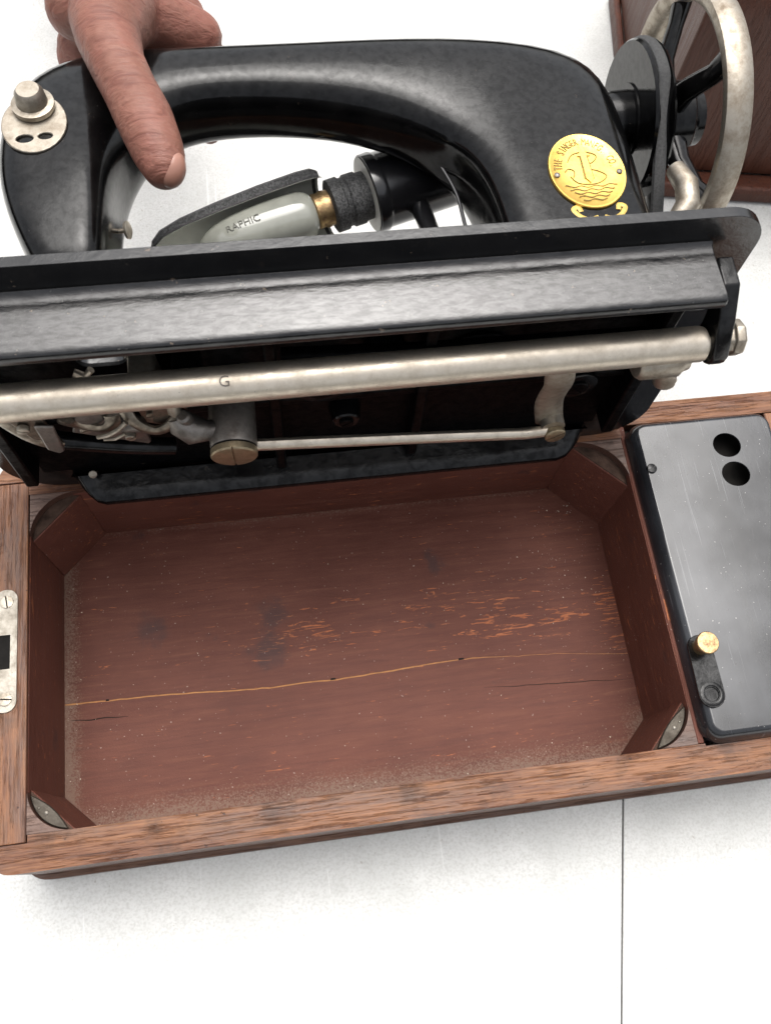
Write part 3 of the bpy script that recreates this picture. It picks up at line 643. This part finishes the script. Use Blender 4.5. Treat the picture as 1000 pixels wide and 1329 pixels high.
MB().lathe([(0, 0.34), (1.4, 0.34), (1.5, 0.24)], WL(6.2, 15.6, 9.0), WD(0.9, -0.2, 0.3), 16).build('hook_pin', 'steel_dark', mach)
# needle plate bits seen through the slot
MB().tube([(5.3, 16.6, 11.9), (5.7, 16.5, 11.7), (6.0, 16.6, 12.0)], 0.16, 10).xform(lambda p: WL(*p)).build('feed_dog', 'nickel', mach)

# --- the arm: pillar, arm and head as one casting, lofted from cross-sections
def section(inner, outer, v0, v1, e=3.2, n=36):
    a, b = Vector((inner[0], 0, inner[1])), Vector((outer[0], 0, outer[1])); c = (a+b)/2; h = (b-a)/2
    out = []
    for k in range(n):
        t = 2*math.pi*k/n; cs, sn = math.cos(t), math.sin(t)
        q = math.copysign(abs(cs)**(2/e), cs); r_ = math.copysign(abs(sn)**(2/e), sn)
        p = c+h*q; V = (v0+v1)/2+(v1-v0)/2*r_
        out.append((p.x, -V, p.z))
    return out
secs = [((22.6, -0.05), (34.0, -0.05), 4.0, 12.4, 3.0), ((23.8, 0.5), (33.0, 0.5), 4.7, 11.7, 3.2), ((24.4, 1.6), (32.3, 1.6), 5.2, 11.3, 3.8), ((24.5, 4), (32.0, 4.0), 5.5, 11.2, 4.6),
        ((24.45, 7.0), (32.0, 7.2), 5.6, 11.2, 4.8), ((24.1, 9.2), (32.1, 10.5), 5.8, 11.2, 4.6), ((23.2, 11.1), (32.1, 14.2), 6.2, 11.2, 4.0), ((21.0, 12.6), (31.0, 17.2), 6.8, 11.3, 3.2),
        ((17.8, 13.6), (24.5, 18.2), 7.4, 11.5, 2.8), ((14.2, 14.0), (17.0, 18.0), 7.7, 11.6, 2.6), ((11.0, 14.0), (11.6, 17.9), 7.7, 11.7, 2.6), ((9.2, 13.3), (8.0, 18.0), 7.5, 11.8, 2.6),
        ((8.1, 12.0), (4.0, 17.4), 7.2, 12.0, 2.8), ((7.3, 10.6), (2.0, 14.6), 7.0, 12.3, 3.4), ((6.85, 9.2), (1.7, 11.4), 7.0, 12.4, 4.2), ((6.65, 7.4), (1.85, 8.9), 7.1, 12.3, 4.6),
        ((6.5, 5.8), (2.5, 6.6), 7.3, 12.1, 4.6), ((6.4, 4.6), (3.2, 4.9), 7.5, 11.9, 4.2), ((6.2, 3.9), (3.6, 3.95), 7.9, 11.4, 3.0)]
am = MB().loft([section(*q) for q in secs])
arm = am.build('arm', 'japan_arm', mach, subsurf=2, angle=180)
# tension plate, presser bar, needle bar, thread guide
tp = holed([lpq for lpq in circ(3.7, 11.6, 1.45, 30, 1.75)], [circ(3.3, 10.7, 0.38, 16, 0.24), circ(4.2, 10.8, 0.32, 16, 0.2)], 12.3, 12.45, pt=lambda p, z: (p[0], -z, p[1]))
tpo = tp.build('tension_plate', 'nickel_dull', mach, bevel=0.04)
MB().lathe([(0, 0.85), (0.15, 0.95), (0.35, 0.95), (0.4, 0.7), (0.9, 0.65), (1.1, 0.5)], lp3(3.7, 12.4, 12.5), (0, -1, 0), 28).build('tension_dial', 'nickel_dull', tpo)
MB().lathe([(0, 0.36), (4.6, 0.36), (4.6, 0.30)], lp3(4.15, 10.2, 5.2), (0, 0, -1), 20).build('presser_bar', 'nickel', mach)
MB().lathe([(0, 0.30), (4.2, 0.30), (4.4, 0.12), (5.2, 0.06)], lp3(4.9, 9.2, 5.4), (0, 0, -1), 16).build('needle_bar', 'nickel', mach)
MB().prism(rrect(3.3, 5.2, 9.4, 11.4, 0.3), 0.05, 0.35).xform(lambda p: lp3(p.x, p.y, p.z)).build('presser_foot', 'nickel', mach, bevel=0.08)
MB().lathe([(0, 0.12), (0.35, 0.12), (0.36, 0.40), (0.48, 0.42), (0.55, 0.3)], lp3(6.7, 9.3, 7.9), (1, -0.2, -0.1), 20).build('thread_guide', 'nickel', mach)
for (x, V, N) in ((6.35, 11.2, 5.9), (5.55, 12.0, 7.3)):
    MB().lathe([(0, 0.13), (0.03, 0.12)], lp3(x, V, N), (0.75, -0.6, 0), 12).build('oil_hole', 'dark', mach)
# brass badge on the pillar
BCX, BCN, BVF = 28.95, 7.95, 11.19
tilt = math.atan2(0.0, 1)
def bd(px, pn, h): # badge-plane coords: slight rotation of the oval, h proud of the pillar
    return lp3(BCX+px, BVF+h, BCN+pn)
bg_ = MB(); RXb, RNb = 1.86, 2.30
bg_.loft([[bd(math.cos(a)*RXb*s_, math.sin(a)*RNb*s_, h) for a in (2*math.pi*k/48 for k in range(48))] for s_, h in ((1.0, -0.05), (1.0, 0.09), (0.985, 0.125), (0.945, 0.125), (0.925, 0.095), (0.5, 0.10), (0.05, 0.105))])
badge = bg_.build('badge', 'badge', arm, angle=40)
for sx in (-1, 1):
    MB().lathe([(0, 0.15), (0.07, 0.14), (0.11, 0.08), (0.12, 0)], bd(sx*1.53, -0.22, 0.09), (0, -1, 0), 14).build('rivet', 'steel_dark', badge)
lt = MB(); txt = 'THE SINGER MANFG. CO.'
for i, ch in enumerate(txt):
    if ch == ' ': continue
    a = R(174-i*168/(len(txt)-1)); vs_, fs_ = text_mesh(ch, 0.58, 0.02)
    cxp, cyp = math.cos(a)*1.36, math.sin(a)*1.76; rot = math.atan2(math.sin(a)*RXb, math.cos(a)*RNb)-math.pi/2
    lt.add([bd(cxp+p.x*0.56*math.cos(rot)-p.y*math.sin(rot), cyp+p.x*0.56*math.sin(rot)+p.y*math.cos(rot), 0.105+p.z) for p in vs_], fs_)
lt.build('lettering', 'badge_ink', badge, smooth=False)
em = MB()
em.add([bd(x, y, h) for h in (0.09, 0.16) for (x, y) in ((-0.17, -0.55), (0.0, -0.80), (0.17, -0.55), (0.13, 0.85), (0.30, 0.85), (-0.02, 1.25), (-0.32, 0.85), (-0.15, 0.85))],
       [tuple(range(8)), tuple(range(8, 16))]+[(i, (i+1) % 8, 8+(i+1) % 8, 8+i) for i in range(8)])
em.build('shuttle_emblem', 'badge', badge, smooth=False)
em = MB()
sc_ = [(-0.85, 0.55), (-0.55, 0.98), (0.1, 1.12), (0.62, 0.85), (0.35, 0.45), (-0.2, 0.2), (0.5, -0.1), (0.85, -0.45), (0.3, -0.85), (-0.55, -0.8), (-0.9, -0.35)]
for pts in (sc_, [(-0.22, -0.55), (-0.18, 0.85)], [(0.2, -0.55), (0.18, 0.85)], [(-1.1, -0.05), (-0.9, 0.12), (-0.65, -0.05), (-0.75, -0.4)]):
    em.tube([bd(p[0], p[1], 0.115) for p in smoothp(pts)], 0.028, 6)
for j in range(5):
    yy = -1.0-j*0.2; hw = 1.25-j*0.17
    em.tube([bd(x, yy-0.10*(x/1.3)**2*-1+0.05*math.sin(x*9+j*2), 0.112) for x in [-hw+2*hw*k/24 for k in range(25)]], 0.024, 5)
em.build('engraved_lines', 'badge_ink', badge)
gs = MB()
for sx in (-1, 1):
    gs.tube([lp3(BCX+0.1+sx*p[0], BVF+0.005, BCN+p[1]) for p in smoothp([(0.15, -2.75), (0.6, -2.85), (1.0, -2.65), (1.25, -2.25), (1.0, -2.1), (0.9, -2.4)])], 0.12, 8, flat=(0.25, 1), up=(0, -1, 0))
gs.tube([lp3(BCX+0.1+p[0], BVF+0.005, BCN+p[1]) for p in smoothp([(-0.9, -2.9), (-0.3, -3.15), (0.3, -3.15), (0.9, -2.9)])], 0.10, 8, flat=(0.25, 1), up=(0, -1, 0))
gs.build('gold_scroll', 'gold', arm)
# hand wheel
WX, WV, WN, WR = 36.6, 8.0, 14.3, 6.6
def wp(x, r, a): return lp3(x, WV+r*math.sin(a), WN+r*math.cos(a))
hw = MB(); rp = [(-0.72, 0), (-0.66, 0.32), (-0.3, 0.5), (0.3, 0.5), (0.66, 0.32), (0.72, 0), (0.5, -0.42), (0, -0.55), (-0.5, -0.42)]
hw.loft([[wp(WX+dx, WR-0.5+dr, 2*math.pi*k/72) for dx, dr in rp] for k in range(72)], closed=True)
wheel = hw.build('hand_wheel', 'nickel_dull', mach, angle=50)
for k in range(5):
    a = 2*math.pi*k/5+0.55
    MB().tube([wp(WX-1.0, 1.4, a), wp(WX-0.9, 3.0, a+0.10), wp(WX-0.4, 4.6, a+0.14), wp(WX, 5.7, a+0.10)], [0.85, 0.62, 0.55, 0.7], 14, flat=(1, 0.7)).build('spoke', 'japan_arm', wheel)
MB().lathe([(0, 1.9), (1.2, 2.0), (3.2, 1.9), (3.6, 1.5), (4.0, 1.45), (4.1, 1.2)], lp3(33.4, WV, WN), (1,0,0), 32).build('hub', 'japan_arm', wheel)
MB().lathe([(0, 3.9), (0.15, 4.0), (0.35, 3.6), (0.55, 3.5), (0.75, 3.6), (0.95, 4.0), (1.1, 3.9)], lp3(33.5, WV, WN), (1,0,0), 40).build('pulley', 'japan_arm', wheel)
MB().lathe([(0, 1.5), (2.2, 1.6)], lp3(31.6, WV, WN), (1,0,0), 28).build('wheel_bush', 'japan_arm', mach, bevel=0.1)
# motor behind the pillar and the belt up to the wheel
MV, MN = 2.6, 5.2
mo = MB().lathe([(0, 1.0), (0.3, 2.2), (1.0, 2.6), (6.0, 2.6), (6.8, 2.2), (7.0, 1.2)], lp3(24.6, MV, MN), (1,0,0), 32).build('motor', 'japan', mach)
MB().lathe([(0, 0.3), (1.9, 0.3), (1.9, 0.95), (2.1, 1.0), (2.4, 0.75), (2.7, 1.0), (2.9, 0.95)], lp3(31.6, MV, MN), (1,0,0), 24).build('motor_pulley', 'steel_dark', mo)
d_ = Vector((WV-MV, WN-MN)); L_ = d_.length; th_ = math.atan2(d_.y, d_.x); al = math.acos((3.85-0.95)/L_)
bp = []
for k in range(33):
    a = th_+al-(2*al)*k/32 + 0.0; a = th_-al+(2*al)*k/32
    bp.append(lp3(34.05, WV+3.85*math.cos(a), WN+3.85*math.sin(a)))
for k in range(13):
    a = th_+al+(2*math.pi-2*al)*k/12
    bp.append(lp3(34.05, MV+0.95*math.cos(a), MN+0.95*math.sin(a)))
MB().tube(bp, 1.0, 10, closed=True, flat=(0.36, 0.26), up=(1, 0, 0)).build('drive_belt', 'belt', mach)
MB().tube([(34.5, 27.4, 9.0), (34.7, 26.2, 9.2), (34.6, 25.2, 9.0), (34.0, 24.6, 8.6)], [0.5, 0.6, 0.62, 0.5], 14).xform(lambda p: WL(*p)).build('winder_bracket', 'nickel_dull', mach)
# --- lamp bolted behind the pillar
lz = 5.0
A0, A1 = Vector((7.6, 27.6, lz-1.0)), Vector((25.6, 32.35, lz+0.2)); ad = (A1-A0).normalized(); AL = (A1-A0).length
ou = Vector((0, -0.60, 0.80)); ou = (ou-ad*ou.dot(ad)).normalized(); ov = ad.cross(ou)         # ou: open side of the shade
def lt_(h, a, r): return WL(*(A0+ad*h+(ou*math.cos(a)+ov*math.sin(a))*r))
lamp = MB().lathe([(0, 1.95), (0.06, 2.10), (0.6, 2.12), (0.7, 2.06), (0.8, 2.02), (5.6, 2.05), (6.0, 1.9), (6.1, 1.2)], WL(*(A0+ad*12.1)), WD(*ad), 40).build('lamp', 'bakelite', mach)
MB().lathe([(0, 1.35), (0.02, 2.02)], WL(*(A0+ad*12.06)), WD(*ad), 36).build('collar_face', 'lining', lamp)
MB().lathe([(0, 1.15), (0.1, 1.42), (0.7, 1.42), (0.8, 1.30), (1.0, 1.30), (1.1, 1.40), (1.7, 1.40), (1.75, 1.30), (2.6, 1.28)], WL(*(A0+ad*9.9)), WD(*ad), 36).build('neck', 'crinkle', lamp)
MB().lathe([(0, 0.82), (0.1, 0.95), (0.4, 0.92), (0.6, 1.0), (0.85, 0.95), (1.1, 1.0)], WL(*(A0+ad*8.95)), WD(*ad), 28).build('bulb_cap', 'brass', lamp)
MB().lathe([(0, 0.0), (0.1, 0.35), (0.5, 0.75), (1.2, 1.05), (2.2, 1.25), (3.6, 1.38), (5.6, 1.38), (6.1, 1.28), (6.45, 1.05), (6.6, 0.85)], WL(*(A0+ad*2.45)), WD(*ad), 36).build('bulb', 'bulb', lamp, subsurf=1)
# trough-shaped shade, dark outside with a thick rim, pale inside
def shade(r_o, name, mat, thick, h0):
    rings = []
    for h, k in ((0.0, 0.35), (0.25, 0.55), (0.8, 0.72), (2, 0.84), (4, 0.93), (6.5, 1.0), (8.6, 1.02), (9.4, 1.0), (9.7, 0.92)):
        out = [lt_(h+h0, R(a), r_o*k) for a in range(62, 299, 12)]
        inn = [lt_(h+h0, R(a), (r_o-thick)*k) for a in range(298, 61, -12)]
        rings.append(out+inn)
    return MB().loft(rings).build(name, mat, lamp, angle=50)
shade(2.22, 'shade', 'crinkle', 0.34, 0.0)
shade(1.87, 'shade_lining', 'lining', 0.05, 0.12)
vs_, fs_ = text_mesh('RAPHIC', 0.55, 0.015); mb = MB()
def bulb_r(h):
    pr_ = [(2.45, 0.0), (2.55, 0.35), (2.95, 0.75), (3.65, 1.05), (4.65, 1.25), (6.05, 1.38), (8.05, 1.38)]
    for (h0, r0), (h1, r1) in zip(pr_, pr_[1:]):
        if h0 <= h <= h1: return r0+(r1-r0)*(h-h0)/(h1-h0)
    return 1.38
mb.add([lt_(5.0+p.x, R(-26)-p.y/1.3, bulb_r(5.0+p.x)+0.012+p.z) for p in vs_], fs_); mb.build('printed_letters', 'mark', lamp, smooth=False)
MB().lathe([(0, 0.34), (0.08, 0.32), (0.1, 0.2)], WL(*(A0+ad*13.6+(Vector((0.0, -0.45, 0.9)).normalized())*1.83)), WD(0, -0.45, 0.9), 18).build('screw', 'bakelite', lamp)
MB().tube([(22.0, 29.5, lz), (22.3, 27.5, lz+0.2), (23.6, 25.0, lz+1.0), (25, 23.5, lz+1.5)], [0.55, 0.5, 0.5, 0.6], 12).xform(lambda p: WL(*p)).build('bracket', 'bakelite', lamp)
MB().tube([(24.9, 32.0, lz+0.4), (26, 31, lz+1.2), (27.5, 29.5, lz+2)], [1.0, 0.9, 0.9], 14).xform(lambda p: WL(*p)).build('bracket', 'bakelite', lamp)
wire = MB().tube(smoothp([(21.6, 31.5, 8.4), (22.6, 29.6, 8.2), (23.3, 27.6, 8.0), (23.5, 25.6, 7.8), (23.9, 24, 7.6)]), 0.10, 8).xform(lambda p: WL(*p)).build('cable', 'bakelite', lamp)

# ================================================================== HAND holding the arm from behind
hv, hf = [], []
_sph = [(math.sin(math.pi*j/8)*math.cos(2*math.pi*k/14), math.sin(math.pi*j/8)*math.sin(2*math.pi*k/14), math.cos(math.pi*j/8)) for j in range(9) for k in range(14)]
_sf = [(j*14+k, j*14+(k+1) % 14, (j+1)*14+(k+1) % 14, (j+1)*14+k) for j in range(8) for k in range(14)]
def ball(c, r):
    o = len(hv); hv.extend([(Vector(c)+Vector(p)*r)*S for p in _sph]); hf.extend([tuple(q+o for q in f) for f in _sf])
def chain(pts):
    for (p, r0), (q, r1) in zip(pts, pts[1:]):
        p, q = Vector(p), Vector(q); n_ = max(3, int((q-p).length/0.22))
        for k in range(n_+1):
            t = k/n_; ball(p.lerp(q, t), r0+(r1-r0)*t)
# thumb over the front of the arm
chain([((9.45, 25.75, 13.0), 0.98), ((9.2, 26.7, 13.15), 1.20), ((8.8, 28.1, 13.3), 1.30), ((8.2, 29.9, 13.3), 1.25), ((7.6, 31.8, 13.2), 1.32), ((7.2, 33.8, 12.9), 1.55), ((7.2, 36.0, 12.0), 2.0), ((7.4, 38.8, 10.6), 2.2)])
# palm over the top of the arm
chain([((5.4, 38.0, 11.0), 1.6), ((8.0, 38.2, 10.6), 1.7), ((11.0, 38.3, 8.8), 1.35)])
chain([((5.2, 38.4, 8.4), 1.5), ((8.2, 38.5, 8.0), 1.6), ((11.6, 38.0, 7.0), 1.3)])
chain([((5.6, 40.5, 10.2), 1.9), ((7.8, 41.0, 9.5), 2.0), ((10, 40.0, 8.4), 1.6)])
# fingers round the back of the arm
for (x, dy, rr) in ((4.6, -0.2, 0.92), (6.8, -0.5, 0.98), (9.0, -0.4, 0.95), (11.1, 0.2, 0.85)):
    chain([((x+0.1, 38.2, 8.0), rr*1.25), ((x, 38.0, 6.4), rr*1.1), ((x, 36.6+dy*0.5, 5.6), rr*1.0), ((x, 35.0+dy, 5.9), rr*0.95), ((x, 33.9+dy, 6.5), rr*0.82)])
# wrist and forearm going away
chain([((7.8, 41.0, 9.6), 2.3), ((7.6, 44.0, 8.8), 2.5), ((7.0, 48.0, 7.6), 2.75), ((5.5, 56.0, 5.4), 3.4), ((3.0, 68.0, 3.4), 4.0)])
hb = bpy.data.meshes.new('person'); hb.from_pydata(hv, [], hf)
hand = finish('person', hb, 'skin')
rm = hand.modifiers.new('remesh', 'REMESH'); rm.mode = 'VOXEL'; rm.voxel_size = 0.0016; rm.use_smooth_shade = True
sm = hand.modifiers.new('smooth', 'SMOOTH'); sm.factor = 0.6; sm.iterations = 8
tag(hand, 'bare hand gripping the black arm with its thumb in front', 'person')
nl = MB(); tipc = Vector((9.45, 25.75, 13.0)); nn = Vector((0.80, -0.50, 0.34)).normalized(); nd = Vector((0.25, -0.95, -0.15)); nd = (nd-nn*nd.dot(nn)).normalized(); nvv = nn.cross(nd)
nl.loft([[tipc+nn*(0.47+0.56*math.sin(e))+nd*(0.80*math.cos(e)*math.cos(2*math.pi*k/24)+0.05)+nvv*0.62*math.cos(e)*math.sin(2*math.pi*k/24) for k in range(24)] for e in [R(-40+10*q) for q in range(14)]])
nl.build('fingernail', 'nail', hand)

# ================================================================== WOODEN CASE LID behind on the right
lid = empty('case_lid', (40.9, 41.0, TZ), (0, 0, R(-9)))
tag(lid, 'dark brown wooden case lid standing on the table behind the hand wheel', 'wooden lid')
prof_ = [(0, 0)]+[(0, 9)]+arc(5.0, 12.0, 5.0, 180, 90, 8)+arc(13.0, 12.0, 5.0, 90, 0, 8)+[(18, 9), (18, 0)]
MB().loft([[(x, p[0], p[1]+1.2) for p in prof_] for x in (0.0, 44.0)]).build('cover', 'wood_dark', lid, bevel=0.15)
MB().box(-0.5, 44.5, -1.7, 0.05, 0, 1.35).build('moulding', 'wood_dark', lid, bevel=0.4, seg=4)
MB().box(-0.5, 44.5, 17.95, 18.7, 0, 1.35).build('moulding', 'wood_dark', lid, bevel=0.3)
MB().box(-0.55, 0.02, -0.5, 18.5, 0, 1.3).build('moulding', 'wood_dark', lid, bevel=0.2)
